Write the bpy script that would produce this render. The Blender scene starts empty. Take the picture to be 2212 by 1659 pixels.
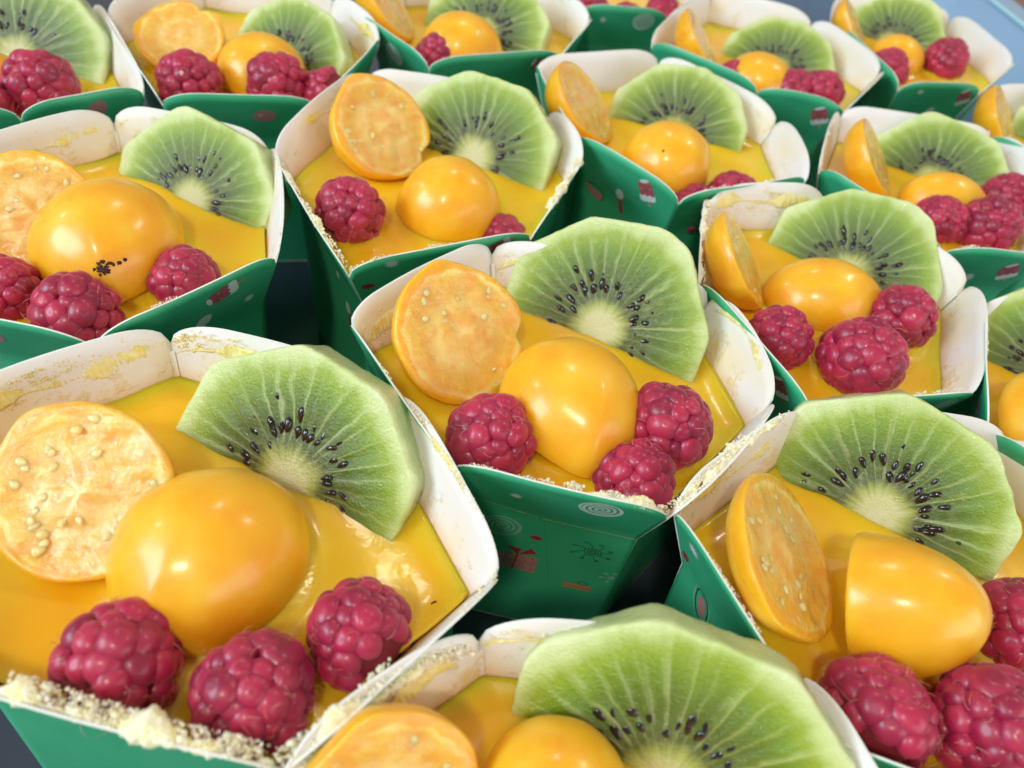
import bpy, math, random
import numpy as np
from mathutils import Vector, Matrix, Quaternion

MM = 0.001
RIM = 42.0            # height of a cup's corner above the tray, mm
TRAY = -14.0          # tray floor, mm
CUST = 33.0           # height of the custard surface, mm
sc = bpy.context.scene
COL = sc.collection

# ------------------------------------------------------------------ camera
def setup_camera():
    cam = bpy.data.cameras.new('camera')
    o = bpy.data.objects.new('camera', cam); COL.objects.link(o)
    pitch, roll = math.radians(46.0), math.radians(10.6)
    cp, sp, cr, sr = math.cos(pitch), math.sin(pitch), math.cos(roll), math.sin(roll)
    right0 = Vector((1, 0, 0)); down0 = Vector((0, -sp, -cp)); fwd = Vector((0, cp, -sp))
    right = right0 * cr - down0 * sr * -1.0 * -1.0
    # image right/down axes expressed in the unrolled axes
    right = right0 * cr + down0 * (-sr)
    down = right0 * sr + down0 * cr
    M = Matrix((right, -down, -fwd)).transposed().to_4x4()
    M.translation = Vector((0, 0, 142.0 * MM))
    o.matrix_world = M
    cam.sensor_width = 36.0
    cam.lens = 36.0 * 1670.0 / 2212.0
    cam.clip_start = 0.005; cam.clip_end = 60
    cam.dof.use_dof = True
    cam.dof.focus_distance = 0.140
    cam.dof.aperture_fstop = 19.0
    cam.dof.aperture_blades = 0
    sc.camera = o
setup_camera()

# ------------------------------------------------------------------ world and lamps
w = bpy.data.worlds.new('World'); sc.world = w; w.use_nodes = True
bg = w.node_tree.nodes['Background']
bg.inputs[0].default_value = (1.0, 0.94, 0.90, 1); bg.inputs[1].default_value = 0.29

def area(name, d, dist, sx, sy, power, col, shape='RECTANGLE', target=(20, 120, 33)):
    l = bpy.data.lights.new(name, 'AREA'); l.shape = shape; l.size = sx; l.size_y = sy
    l.energy = power; l.color = col
    o = bpy.data.objects.new(name, l); COL.objects.link(o)
    t = Vector(target) * MM; d = Vector(d).normalized()
    o.location = t + d * dist
    o.rotation_euler = (-d).to_track_quat('-Z', 'Y').to_euler()
    return o
area('window_light', (-0.80, -0.42, 0.52), 1.5, 0.8, 0.6, 17, (0.66, 0.84, 1.0))
area('room_window_light', (0.80, -0.52, 0.27), 1.7, 1.7, 0.9, 11, (0.93, 0.96, 1.0))
WARM = (1.0, 0.88, 0.72)
for nm_, d_, p_ in (('ceiling_lamp', (-0.13, -0.57, 0.81), 9), ('ceiling_lamp', (-0.81, 0.14, 0.57), 3.5),
                    ('ceiling_lamp', (0.52, 0.45, 0.72), 3.5), ('ceiling_lamp', (-0.09, 0.56, 0.83), 2.2)):
    dist = 1.35 / d_[2]
    area(nm_, d_, dist, 0.17, 0.17, p_ * 1.0, WARM, 'DISK')

sc.view_settings.view_transform = 'Standard'; sc.view_settings.look = 'None'
sc.view_settings.exposure = 0.08; sc.view_settings.gamma = 1.0
sc.render.engine = 'CYCLES'
sc.cycles.use_denoising = True
sc.cycles.max_bounces = 10
sc.cycles.sample_clamp_indirect = 6

# ------------------------------------------------------------------ helpers
def mesh(name, verts, faces, mats, mi=None, smooth=True, uv=None):
    me = bpy.data.meshes.new(name)
    v = np.asarray(verts, dtype=float) * MM
    me.from_pydata(v.tolist(), [], faces)
    for m in mats: me.materials.append(m)
    if mi is not None: me.polygons.foreach_set('material_index', np.asarray(mi, dtype=np.int32))
    if smooth: me.polygons.foreach_set('use_smooth', [True] * len(me.polygons))
    if uv is not None:
        l = me.uv_layers.new(name='UVMap')
        vi = np.empty(len(me.loops), dtype=np.int32); me.loops.foreach_get('vertex_index', vi)
        l.data.foreach_set('uv', np.asarray(uv, dtype=float)[vi].ravel())
    me.update()
    return me
def link(name, me, parent=None, M=None, label=None, cat=None, group=None, kind=None):
    o = bpy.data.objects.new(name, me); COL.objects.link(o)
    if parent is not None: o.parent = parent
    if M is not None: o.matrix_local = M
    if label: o['label'] = label
    if cat: o['category'] = cat
    if group: o['group'] = group
    if kind: o['kind'] = kind
    return o
def mm(p): return Vector(p) * MM
def frame(loc, n, up=(0, 0, 1), s=(1, 1, 1)):
    """matrix with local z along n and local y as near up as possible"""
    z = Vector(n).normalized(); u = Vector(up)
    x = u.cross(z)
    if x.length < 1e-5: x = Vector((1, 0, 0))
    x.normalize(); y = z.cross(x)
    if isinstance(s, (int, float)): s = (s, s, s)
    M = Matrix((x * s[0], y * s[1], z * s[2])).transposed().to_4x4()
    M.translation = mm(loc)
    return M
def azt(az, t):
    a, t = math.radians(az), math.radians(t)
    return (math.cos(a) * math.cos(t), math.sin(a) * math.cos(t), math.sin(t))
def vnoise(p, seed=0):
    """cheap smooth pseudo noise in -1..1 for arrays of points"""
    r = np.random.RandomState(seed); out = np.zeros(len(p))
    for i in range(7):
        k = r.normal(size=3); out += np.sin(p @ k * (0.7 + .35 * i) + r.rand() * 6.28) / (1 + .4 * i)
    return out / 3.0

# ------------------------------------------------------------------ materials
class NT:
    def __init__(s, name):
        s.m = bpy.data.materials.new(name); s.m.use_nodes = True
        s.t = s.m.node_tree; s.b = s.t.nodes['Principled BSDF']
    def n(s, typ, **kw):
        nd = s.t.nodes.new(typ)
        for k, v in kw.items(): setattr(nd, k, v)
        return nd
    def l(s, a, b): s.t.links.new(a, b)
    def math(s, op, a, b=None, c=None, clamp=False):
        nd = s.n('ShaderNodeMath', operation=op, use_clamp=clamp)
        for i, x in enumerate((a, b, c)):
            if x is None: continue
            if isinstance(x, (int, float)): nd.inputs[i].default_value = x
            else: s.l(x, nd.inputs[i])
        return nd.outputs[0]
    def coord(s, scale=1000.0):
        c = s.n('ShaderNodeTexCoord'); v = s.n('ShaderNodeVectorMath', operation='SCALE')
        s.l(c.outputs['Object'], v.inputs[0]); v.inputs['Scale'].default_value = scale
        return v.outputs[0]
    def noise(s, vec, scale, detail=2.0, rough=.5, dim='3D'):
        nd = s.n('ShaderNodeTexNoise', noise_dimensions=dim)
        s.l(vec, nd.inputs['Vector']); nd.inputs['Scale'].default_value = scale
        nd.inputs['Detail'].default_value = detail; nd.inputs['Roughness'].default_value = rough
        return nd.outputs['Fac']
    def ramp(s, fac, stops, interp='LINEAR'):
        nd = s.n('ShaderNodeValToRGB'); cr = nd.color_ramp; cr.interpolation = interp
        while len(cr.elements) < len(stops): cr.elements.new(0.5)
        for e, (p, c) in zip(cr.elements, stops):
            e.position = p; e.color = (*c, 1) if len(c) == 3 else c
        s.l(fac, nd.inputs[0]); return nd.outputs[0]
    def smooth(s, x, a, b, lo=0., hi=1.):
        nd = s.n('ShaderNodeMapRange', interpolation_type='SMOOTHSTEP')
        s.l(x, nd.inputs[0])
        for i, v in zip((1, 2, 3, 4), (a, b, lo, hi)): nd.inputs[i].default_value = v
        return nd.outputs[0]
    def mix(s, fac, a, b, mode='MIX'):
        nd = s.n('ShaderNodeMix', data_type='RGBA', blend_type=mode)
        for i, x in ((0, fac), (6, a), (7, b)):
            if isinstance(x, (int, float)): nd.inputs[i].default_value = x
            elif isinstance(x, tuple): nd.inputs[i].default_value = (*x, 1)
            else: s.l(x, nd.inputs[i])
        return nd.outputs[2]
    def set(s, **kw):
        names = dict(base='Base Color', rough='Roughness', spec='Specular IOR Level', sss='Subsurface Weight', rad='Subsurface Radius',
                     sc='Subsurface Scale', coat='Coat Weight', crough='Coat Roughness', sheen='Sheen Weight', srough='Sheen Roughness',
                     stint='Sheen Tint', normal='Normal', cnormal='Coat Normal', trans='Transmission Weight', ior='IOR', sanis='Subsurface Anisotropy')
        for k, v in kw.items():
            i = s.b.inputs[names[k]]
            if isinstance(v, (int, float)): i.default_value = v
            elif isinstance(v, tuple):
                i.default_value = (*v, 1) if i.type == 'RGBA' and len(v) == 3 else v
            else: s.l(v, i)
        return s
    def bump(s, h, strength=.5, dist=.0002, prev=None):
        nd = s.n('ShaderNodeBump'); nd.inputs['Strength'].default_value = strength; nd.inputs['Distance'].default_value = dist
        s.l(h, nd.inputs['Height'])
        if prev is not None: s.l(prev, nd.inputs['Normal'])
        return nd.outputs[0]

def droplets(t, vec, scale, prev, dist=.0005, mask=None):
    v = t.n('ShaderNodeTexVoronoi', feature='F1'); t.l(vec, v.inputs['Vector']); v.inputs['Scale'].default_value = scale
    h = t.smooth(v.outputs['Distance'], .42, .05)
    s_ = t.n('ShaderNodeSeparateColor'); t.l(v.outputs['Color'], s_.inputs[0])
    h = t.math('MULTIPLY', h, t.smooth(s_.outputs[0], .35, .6))
    if mask is not None: h = t.math('MULTIPLY', h, mask)
    return t.bump(h, 1., dist, prev)
def flat(name, col, rough=.45, **kw):
    return NT(name).set(base=col, rough=rough, **kw).m

def green_card():
    t = NT('green_printed_card'); c = t.coord()
    f = t.noise(c, .09, 3); g = t.noise(c, 3.5, 2)
    col = t.mix(t.smooth(f, .35, .65), (.038, .40, .195), (.052, .44, .215))
    col = t.mix(t.smooth(g, .45, .8), col, (.065, .46, .24))
    t.set(base=col, rough=.42, spec=.55, normal=t.bump(g, .12, .0001)); return t.m
def inner_paper():
    t = NT('white_paper_inner'); c = t.coord()
    uv = t.n('ShaderNodeUVMap'); s_ = t.n('ShaderNodeSeparateXYZ'); t.l(uv.outputs[0], s_.inputs[0])
    u, h = s_.outputs[0], s_.outputs[1]       # h is height in mm / 50
    oi = t.n('ShaderNodeObjectInfo')
    off = t.n('ShaderNodeVectorMath', operation='ADD'); t.l(c, off.inputs[0])
    cb = t.n('ShaderNodeCombineXYZ'); t.l(t.math('MULTIPLY', oi.outputs['Random'], 300.), cb.inputs[0]); t.l(cb.outputs[0], off.inputs[1])
    n1 = t.noise(off.outputs[0], .13, 6, .62); n2 = t.noise(off.outputs[0], .8, 4, .6)
    band = t.smooth(h, .90, .70)             # more smear lower down, near the custard
    amt = t.math('ADD', t.math('MULTIPLY', n1, .75), t.math('MULTIPLY', n2, .30))
    amt = t.math('ADD', amt, t.math('MULTIPLY', band, .12))
    m = t.smooth(amt, .66, .76)
    n0 = t.noise(off.outputs[0], .055, 3)
    base = t.mix(t.math('MULTIPLY', t.smooth(n0, .38, .66), t.smooth(h, .90, .74, .25, .8)), (.80, .79, .77), (.80, .70, .44))
    col = t.mix(t.math('MULTIPLY', m, .6), base, (.80, .62, .22))
    wet = t.smooth(h, .74, .665)
    col = t.mix(t.math('MULTIPLY', wet, .55), col, (.80, .52, .22))
    nb = t.bump(t.math('MULTIPLY', m, n2), .6, .0004)
    r = t.math('SUBTRACT', .55, t.math('MULTIPLY', m, .22))
    t.set(base=col, rough=r, spec=.4, normal=nb); return t.m
def custard():
    t = NT('yellow_custard_glaze'); c = t.coord()
    a = t.noise(c, .035, 2); b = t.noise(c, .35, 3)
    col = t.mix(t.smooth(a, .35, .65), (.92, .49, .008), (.94, .67, .024))
    col = t.mix(t.smooth(b, .5, .85, 0, .35), col, (.93, .58, .05))
    h = t.math('ADD', t.math('MULTIPLY', a, 1.5), t.math('MULTIPLY', b, .22))
    fine = t.noise(c, 1.6, 2)
    nrm = t.bump(t.math('ADD', h, t.math('MULTIPLY', fine, .008)), .28, .0010)
    t.set(base=col, rough=.30, spec=.35, sss=.8, rad=(1., .55, .10), sc=.006, coat=.3, crough=.08, normal=nrm, cnormal=nrm); return t.m
def skin():
    t = NT('physalis_skin'); c = t.coord()
    a = t.noise(c, .16, 3); b = t.noise(c, 1.3, 3)
    s_ = t.n('ShaderNodeSeparateXYZ'); t.l(c, s_.inputs[0]); cv = t.n('ShaderNodeCombineXYZ')
    an = t.math('ARCTAN2', s_.outputs[0], s_.outputs[2])
    t.l(t.math('MULTIPLY', an, 6.), cv.inputs[0]); t.l(t.math('MULTIPLY', s_.outputs[1], .12), cv.inputs[1])
    vein = t.noise(cv.outputs[0], 1., 4, .6)
    col = t.ramp(a, [(.3, (.92, .40, .005)), (.5, (.94, .47, .010)), (.72, (.95, .55, .03))])
    col = t.mix(t.smooth(b, .55, .8, 0, .3), col, (.95, .50, .05))
    col = t.mix(t.smooth(vein, .55, .75, 0, .18), col, (.96, .60, .10))
    col = t.mix(t.smooth(vein, .42, .28, 0, .12), col, (.85, .27, .004))
    nrm = t.bump(t.math('ADD', t.math('MULTIPLY', a, .8), t.math('MULTIPLY', b, .07)), .3, .0006)
    t.set(base=col, rough=.40, spec=.45, sss=.7, rad=(1., .46, .07), sc=.0055, coat=.5, crough=.19, normal=nrm); return t.m
def pulp():
    t = NT('physalis_cut_flesh'); c = t.coord()
    s_ = t.n('ShaderNodeSeparateXYZ'); t.l(c, s_.inputs[0])
    r = t.math('SQRT', t.math('ADD', t.math('POWER', s_.outputs[0], 2.), t.math('POWER', s_.outputs[1], 2.)))
    r = t.math('DIVIDE', r, 12.)
    n1 = t.noise(c, .22, 4, .6); n2 = t.noise(c, .9, 4, .65); n3 = t.noise(c, 3.2, 3)
    rr = t.math('ADD', r, t.math('MULTIPLY', t.math('SUBTRACT', n1, .5), .35))
    vo = t.n('ShaderNodeTexVoronoi', feature='SMOOTH_F1'); t.l(c, vo.inputs['Vector']); vo.inputs['Scale'].default_value = .42
    cell = vo.outputs['Distance']
    col = t.ramp(rr, [(.0, (.90, .70, .24)), (.25, (.86, .52, .10)), (.42, (.89, .66, .20)), (.62, (.84, .52, .08)), (.80, (.88, .58, .08)), (.875, (.95, .76, .24)), (.92, (.93, .48, .010))])
    col = t.mix(t.smooth(n2, .50, .72, 0, .28), col, (.94, .62, .16))
    col = t.mix(t.smooth(n2, .46, .28, 0, .45), col, (.84, .34, .06))
    col = t.mix(t.smooth(cell, .35, .75, 0, .5), col, (.88, .36, .05))
    n5 = t.noise(c, .34, 3, .6)
    col = t.mix(t.math('MULTIPLY', t.smooth(n5, .50, .64, 0, .45), t.smooth(r, .88, .78)), col, (.84, .36, .03))
    h = t.math('ADD', t.math('MULTIPLY', n2, .7), t.math('ADD', t.math('MULTIPLY', n3, .16), t.math('MULTIPLY', cell, -.55)))
    nrm = t.bump(h, .32, .0010)
    cn = t.bump(t.noise(c, 1.2, 2, .5), 1., .0004, nrm)
    t.set(base=col, rough=.2, spec=.5, sss=.85, rad=(1., .7, .25), sc=.0030, coat=1., crough=.04, normal=nrm, cnormal=cn); return t.m
def kiwi_mat():
    t = NT('kiwi_flesh'); c = t.coord()
    s_ = t.n('ShaderNodeSeparateXYZ'); t.l(c, s_.inputs[0])
    oi = t.n('ShaderNodeObjectInfo')
    rnd = t.math('MULTIPLY', oi.outputs['Random'], 50.)
    off = t.n('ShaderNodeVectorMath', operation='ADD'); t.l(c, off.inputs[0])
    cb = t.n('ShaderNodeCombineXYZ'); t.l(rnd, cb.inputs[2]); t.l(cb.outputs[0], off.inputs[1]); q = off.outputs[0]
    n1 = t.noise(q, .13, 3); n2 = t.noise(q, .8, 3, .6); n3 = t.noise(q, 2.6, 3, .6)
    x, y = s_.outputs[0], s_.outputs[1]
    r = t.math('DIVIDE', t.math('SQRT', t.math('ADD', t.math('MULTIPLY', x, x), t.math('MULTIPLY', y, y))), 21.)
    th = t.math('ARCTAN2', y, x)
    rw = t.math('ADD', r, t.math('MULTIPLY', t.math('SUBTRACT', n1, .5), .16))
    # star shaped core
    nv = t.n('ShaderNodeCombineXYZ')
    t.l(t.math('MULTIPLY', t.math('COSINE', th), 7.), nv.inputs[0]); t.l(t.math('MULTIPLY', t.math('SINE', th), 7.), nv.inputs[1]); t.l(rnd, nv.inputs[2])
    ang = t.noise(nv.outputs[0], .9, 3, .6)         # varies with direction only: streaks
    rw = t.math('ADD', rw, t.math('MULTIPLY', t.math('SUBTRACT', ang, .5), .16))
    col = t.ramp(rw, [(.0, (.66, .65, .36)), (.13, (.60, .61, .28)), (.205, (.36, .40, .08)), (.28, (.070, .10, .003)), (.46, (.075, .125, .003)),
                      (.58, (.115, .205, .002)), (.72, (.185, .32, .004)), (.82, (.30, .43, .025)), (.905, (.56, .69, .25)), (1.0, (.70, .78, .42))])
    # pale rays running outwards, thinning out
    wob = t.math('MULTIPLY', t.math('SUBTRACT', t.noise(q, .25, 2), .5), .14)
    tt = t.math('ADD', t.math('MULTIPLY', t.math('ADD', th, wob), 17.), t.math('MULTIPLY', ang, 5.))
    ray = t.math('POWER', t.math('ABSOLUTE', t.math('COSINE', tt)), 14.)
    win = t.math('MULTIPLY', t.smooth(r, .22, .34), t.smooth(r, .97, .70))
    rm = t.math('MULTIPLY', t.math('MULTIPLY', ray, win), t.smooth(ang, .3, .68, .08, .45))
    col = t.mix(rm, col, (.62, .70, .33))
    # darker locules between rays
    lo = t.math('MULTIPLY', t.math('POWER', t.math('ABSOLUTE', t.math('SINE', tt)), 2.), t.math('MULTIPLY', t.smooth(r, .28, .38), t.smooth(r, .78, .52)))
    col = t.mix(t.math('MULTIPLY', lo, .5), col, (.07, .15, .008))
    col = t.mix(t.smooth(n2, .55, .8, 0, .25), col, (.42, .55, .12))
    edge = t.smooth(s_.outputs[2], -.4, -2.2)        # peeled side is pale
    col = t.mix(t.math('MULTIPLY', edge, .8), col, (.50, .60, .24))
    h = t.math('ADD', t.math('MULTIPLY', n2, .6), t.math('MULTIPLY', n3, .7))
    h = t.math('ADD', h, t.math('MULTIPLY', rm, .35))
    nrm = t.bump(h, .6, .0007)
    cn = t.bump(t.noise(q, 1.25, 2, .5), 1., .00035, nrm)
    t.set(base=col, rough=.42, spec=.5, sss=.4, rad=(.8, 1., .25), sc=.0028, coat=.9, crough=.07, normal=nrm, cnormal=cn); return t.m
def drupe():
    t = NT('raspberry_drupelet'); c = t.coord()
    oi = t.n('ShaderNodeObjectInfo')
    off = t.n('ShaderNodeVectorMath', operation='ADD'); t.l(c, off.inputs[0])
    cb = t.n('ShaderNodeCombineXYZ'); t.l(t.math('MULTIPLY', oi.outputs['Random'], 90.), cb.inputs[0]); t.l(cb.outputs[0], off.inputs[1])
    a = t.noise(off.outputs[0], .8, 3); b = t.noise(off.outputs[0], 7., 3)
    col = t.mix(oi.outputs['Random'], (.25, .005, .042), (.46, .013, .070))
    col = t.mix(t.smooth(a, .4, .7, 0, .5), col, (.56, .045, .10))
    nrm = t.bump(t.math('ADD', t.math('MULTIPLY', a, .5), t.math('MULTIPLY', b, .12)), .35, .0003)
    t.set(base=col, rough=.42, spec=.5, sss=.6, rad=(1., .12, .16), sc=.0022, sheen=.32, srough=.3, stint=(1., .60, .80), coat=.22, crough=.16, normal=nrm); return t.m
def crumb_mat():
    t = NT('cake_crumbs'); c = t.coord(); a = t.noise(c, .5, 3)
    col = t.mix(t.smooth(a, .35, .65), (.99, .94, .70), (.98, .88, .50))
    t.set(base=col, rough=.8, sss=.6, rad=(1., .85, .5), sc=.0012); return t.m
def crumb_wet():
    t = NT('wet_yellow_crumbs'); c = t.coord(); a = t.noise(c, .5, 3)
    col = t.mix(t.smooth(a, .35, .65), (.93, .74, .22), (.95, .84, .42))
    t.set(base=col, rough=.35, sss=.4, rad=(1., .7, .3), sc=.001); return t.m
def tray_mat():
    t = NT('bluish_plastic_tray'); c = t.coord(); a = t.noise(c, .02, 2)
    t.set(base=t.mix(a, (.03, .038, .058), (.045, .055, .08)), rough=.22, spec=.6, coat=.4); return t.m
def table_mat():
    t = NT('brown_table_top'); c = t.coord(); a = t.noise(c, .01, 4)
    t.set(base=t.mix(a, (.24, .12, .085), (.32, .17, .12)), rough=.4); return t.m

M_GREEN, M_IN, M_EDGE = green_card(), inner_paper(), flat('white_cut_card_edge', (.82, .83, .78), .7)
M_CUST, M_SKIN, M_PULP, M_KIWI, M_DRUPE = custard(), skin(), pulp(), kiwi_mat(), drupe()
M_CRUMB, M_WET, M_TRAY, M_TABLE = crumb_mat(), crumb_wet(), tray_mat(), table_mat()
M_GLINT = flat('painted_cyan_glint', (.45, .80, .90), .15, coat=.8)  # light cyan standing in for the refraction highlight on the tray edge
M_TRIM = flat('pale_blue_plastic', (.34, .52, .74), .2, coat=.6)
M_SEED = flat('black_kiwi_seed', (.010, .007, .008), .16, coat=.6, crough=.06)
M_PSEED = flat('cream_physalis_seed', (.96, .68, .26), .2, sss=.6, rad=(1., .7, .3), sc=.002, coat=.5)
M_HAIR = flat('raspberry_hair', (.68, .30, .22), .5)
M_DARK = flat('dark_speck', (.035, .016, .008), .6)
M_PWHITE = flat('print_white', (.72, .78, .76), .42)
M_PTEAL = flat('print_pale_green', (.24, .50, .38), .42)
M_PRED = flat('print_red', (.44, .030, .040), .42)
M_PROSE = flat('print_rose', (.46, .10, .11), .42)
M_PPINK = flat('print_pink', (.50, .22, .20), .42)
M_PDARK = flat('print_dark_line', (.003, .035, .025), .42)
M_PTAN = flat('print_tan', (.52, .30, .12), .42)
M_PCREASE = flat('worn_crease', (.33, .56, .26), .55)
M_RCORE = flat('raspberry_core', (.20, .006, .016), .6)
PM = {'w': M_PWHITE, 't': M_PTEAL, 'r': M_PRED, 'o': M_PROSE, 'p': M_PPINK, 'k': M_PDARK, 'n': M_PTAN, 'c': M_PCREASE}

# ------------------------------------------------------------------ table and tray
def table_and_tray():
    v = [(-1500, -1500, TRAY - 3), (1800, -1500, TRAY - 3), (1800, 2500, TRAY - 3), (-1500, 2500, TRAY - 3)]
    link('table_top', mesh('table_top', v, [(0, 1, 2, 3)], [M_TABLE], smooth=False), label='brown table top beyond the tray edge', kind='structure')
    inner = [(-260, -80), (-250, 520), (150, 560), (203, 494), (253, 255), (300, 30), (310, -80)]
    mid = [(-270, -90), (-262, 535), (152, 574), (212, 497), (262, 258), (309, 31), (319, -90)]
    lip = [(-285, -105), (-280, 560), (150, 600), (226, 503), (276, 262), (322, 32), (332, -105)]
    n = len(inner)
    vs = [(x, y, TRAY) for x, y in inner] + [(x, y, 15) for x, y in mid] + [(x, y, 16) for x, y in lip] + [(x, y, 11) for x, y in lip] + \
         [(x, y, TRAY - 1.5) for x, y in mid] + [(x, y, TRAY - 2.5) for x, y in inner]
    fs = [tuple(reversed(range(n)))]
    for r in range(5):
        for i in range(n):
            j = (i + 1) % n; a, b = r * n, (r + 1) * n
            fs.append((a + i, a + j, b + j, b + i))
    fs.append(tuple(range(5 * n, 6 * n)))
    base_f = [f for f in fs if max(f) < n or min(f) >= 4 * n]; rim_f = [f for f in fs if f not in base_f]
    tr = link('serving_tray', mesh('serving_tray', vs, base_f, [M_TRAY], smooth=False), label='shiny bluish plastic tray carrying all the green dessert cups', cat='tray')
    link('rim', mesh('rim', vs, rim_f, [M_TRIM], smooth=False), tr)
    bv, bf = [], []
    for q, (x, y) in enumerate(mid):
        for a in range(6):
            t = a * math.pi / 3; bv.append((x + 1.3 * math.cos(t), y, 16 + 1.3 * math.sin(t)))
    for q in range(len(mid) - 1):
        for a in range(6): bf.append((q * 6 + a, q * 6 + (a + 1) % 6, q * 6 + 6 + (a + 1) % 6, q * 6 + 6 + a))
    link('edge_glint_strip', mesh('edge_glint_strip', bv, bf, [M_GLINT]), tr)  # added strip: the plastic edge's highlight put in as shape and colour
table_and_tray()

# ------------------------------------------------------------------ cups
CUPS = {
'C0':[(-31.8,104.5),(-7.0,76.2),(28.9,74.5),(49.0,104.6),(38.2,132.9),(-9.7,135.5)],
'CA':[(-90.0,62.0),(-68.0,32.1),(-18.5,27.4),(3.2,58.3),(-20.2,89.0),(-61.6,93.5)],
'CB':[(-64.7,156.0),(-36.4,119.1),(-1.7,143.6),(7.1,178.9),(-3.8,200.5),(-55.1,202.3)],
'CC':[(-126.0,127.0),(-111.0,89.0),(-72.1,87.7),(-50.9,119.6),(-65.9,157.8),(-104.5,159.3)],
'CD':[(-10.3,226.7),(4.0,190.4),(32.2,169.0),(66.5,190.0),(62.2,221.7),(27.1,249.2)],
'CE':[(35.9,137.0),(56.1,105.0),(90.7,117.8),(100.5,155.9),(70.7,183.9),(39.1,171.4)],
'CF':[(29.5,75.6),(49.4,43.6),(88.0,36.5),(113.0,70.0),(94.0,106.7),(54.2,103.4)],
'CG':[(-18.4,26.4),(-1.0,-18.0),(42.0,-14.0),(64.0,12.0),(47.1,52.0),(1.6,49.0)],
'CH':[(70.8,197.2),(97.8,168.3),(124.7,172.8),(138.6,217.5),(130.7,237.4),(82.9,233.7)],
'CI':[(-183.0,172.0),(-150.0,140.0),(-123.1,152.6),(-103.0,172.2),(-137.2,212.8),(-172.0,208.0)],
'CJ':[(-130.9,209.0),(-98.0,170.0),(-61.8,182.1),(-57.1,225.1),(-78.0,249.7),(-120.0,246.0)],
'CK':[(-65.5,238.3),(-40.4,215.2),(-3.4,239.1),(3.3,270.9),(-24.0,297.0),(-62.0,275.0)],
'CL':[(24.5,260.0),(58.1,240.9),(84.8,236.6),(102.9,272.2),(84.6,307.2),(46.6,314.8)],
'CM':[(92,312),(108,264),(137.9,272.6),(157.4,301.6),(146.1,342.1),(101.8,339.1)],
'CP':[(-25.0,306.0),(-1.2,277.9),(30.4,287.0),(44.0,316.0),(30.0,348.0),(-8.0,345.0)],
'CN':[(91.0,108.0),(115.0,80.0),(152.0,90.0),(160.0,130.0),(138.0,157.0),(101.0,147.0)],
'CO':[(130.0,238.0),(152.0,212.0),(190.0,220.0),(202.0,255.0),(175.0,285.0),(138.0,270.0)],
}
WHERE = {
'C0': 'in the sharp central cup', 'CA': 'in the largest cup at lower left', 'CB': 'in the cup just behind the central one',
'CC': 'in the cup behind the largest one', 'CD': 'in the cup above the central kiwi', 'CE': 'in the cup beside the central kiwi',
'CF': 'in the cup at lower right', 'CG': 'in the cup cut off at the bottom', 'CH': 'in the upper right cup',
'CI': 'in the cup at the top left corner', 'CJ': 'in the second cup along the top', 'CK': 'in the third cup along the top',
'CL': 'in the cup before the farthest', 'CM': 'in the farthest cup by the tray edge', 'CP': 'in the cup barely showing at top middle',
'CN': 'in the cup cut off at right centre', 'CO': 'in the cup cut off at upper right'}
CUPLABEL = {
'C0': 'green card cup in the centre with white swirl and gift box print',
'CA': 'largest green card cup at lower left with yellow crumbs inside its rim',
'CB': 'green card cup just behind the central one, star printed on its front',
'CC': 'green card cup behind the largest one with smiling lolly print at its corner',
'CD': 'green card cup with lolly print whose physalis half leans out over the rim',
'CE': 'green card cup beside the central kiwi with crumbs along its left rim',
'CF': 'green card cup at lower right with a pale star near its rounded corner',
'CG': 'green card cup cut off by the bottom of the photo',
'CH': 'green card cup with red and white lolly print at upper right',
'CI': 'green card cup in the top left corner with one pink spot',
'CJ': 'green card cup at top left with pink eyed spot on its front',
'CK': 'green card cup at top middle with small swirl on its left side',
'CL': 'blurred green card cup just before the farthest one, lolly print in front',
'CM': 'farthest green card cup next to the bluish tray edge',
'CP': 'green card cup at top middle showing only its swirl printed front',
'CN': 'green card cup cut off at the right, brown spot on its side',
'CO': 'green card cup cut off at upper right behind a cut physalis half'}
K_CREASE, K_BASE, Z_CREASE = .875, .82, 28.0
class Cup:
    def __init__(s, key):
        s.key = key; s.V = [np.array(p) for p in CUPS[key]]; s.c = np.mean(s.V, 0)
    def k(s, z):
        kb = .93 if s.key == 'CA' else K_BASE
        return kb + (K_CREASE - kb) * (z - TRAY) / (Z_CREASE - TRAY) if z < Z_CREASE else K_CREASE + (1 - K_CREASE) * (z - Z_CREASE) / (RIM - 1 - Z_CREASE)
    def pt(s, i, u, z, off=0.0):
        a, b = s.V[i - 1], s.V[i % 6]
        p = a + (b - a) * u
        L = np.hypot(*(b - a)); nrm = np.array([(b - a)[1], -(b - a)[0]]) / L
        bulge = .6 * 4 * u * (1 - u) * max(0, (z - Z_CREASE)) / 14.0
        q = s.c + s.k(z) * (p - s.c) + nrm * (off + bulge)
        return np.array([q[0] - s.c[0], q[1] - s.c[1], z])
    def wave(s, i, u, z):
        return .22 * math.sin(u * 5 + random.Random(s.key + 'w' + str(i)).uniform(0, 6)) * max(0, z - 22) / 20
    def top(s, i, u):
        a, b = s.V[i - 1], s.V[i % 6]; L = np.hypot(*(b - a))
        r = random.Random(s.key + str(i)); rh = min(r.uniform(8.0, 11.5), L * .45); rv = r.uniform(3.8, 5.0)
        d = min(u, 1 - u) * L
        drop = 0 if d >= rh else rv * (1 - math.sqrt(max(0, 1 - ((rh - d) / rh) ** 2)))
        return RIM + 2.3 + 1.3 * u * (1 - u) * 2 - drop + .10 * math.sin(u * 9 + r.uniform(0, 6))

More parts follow.
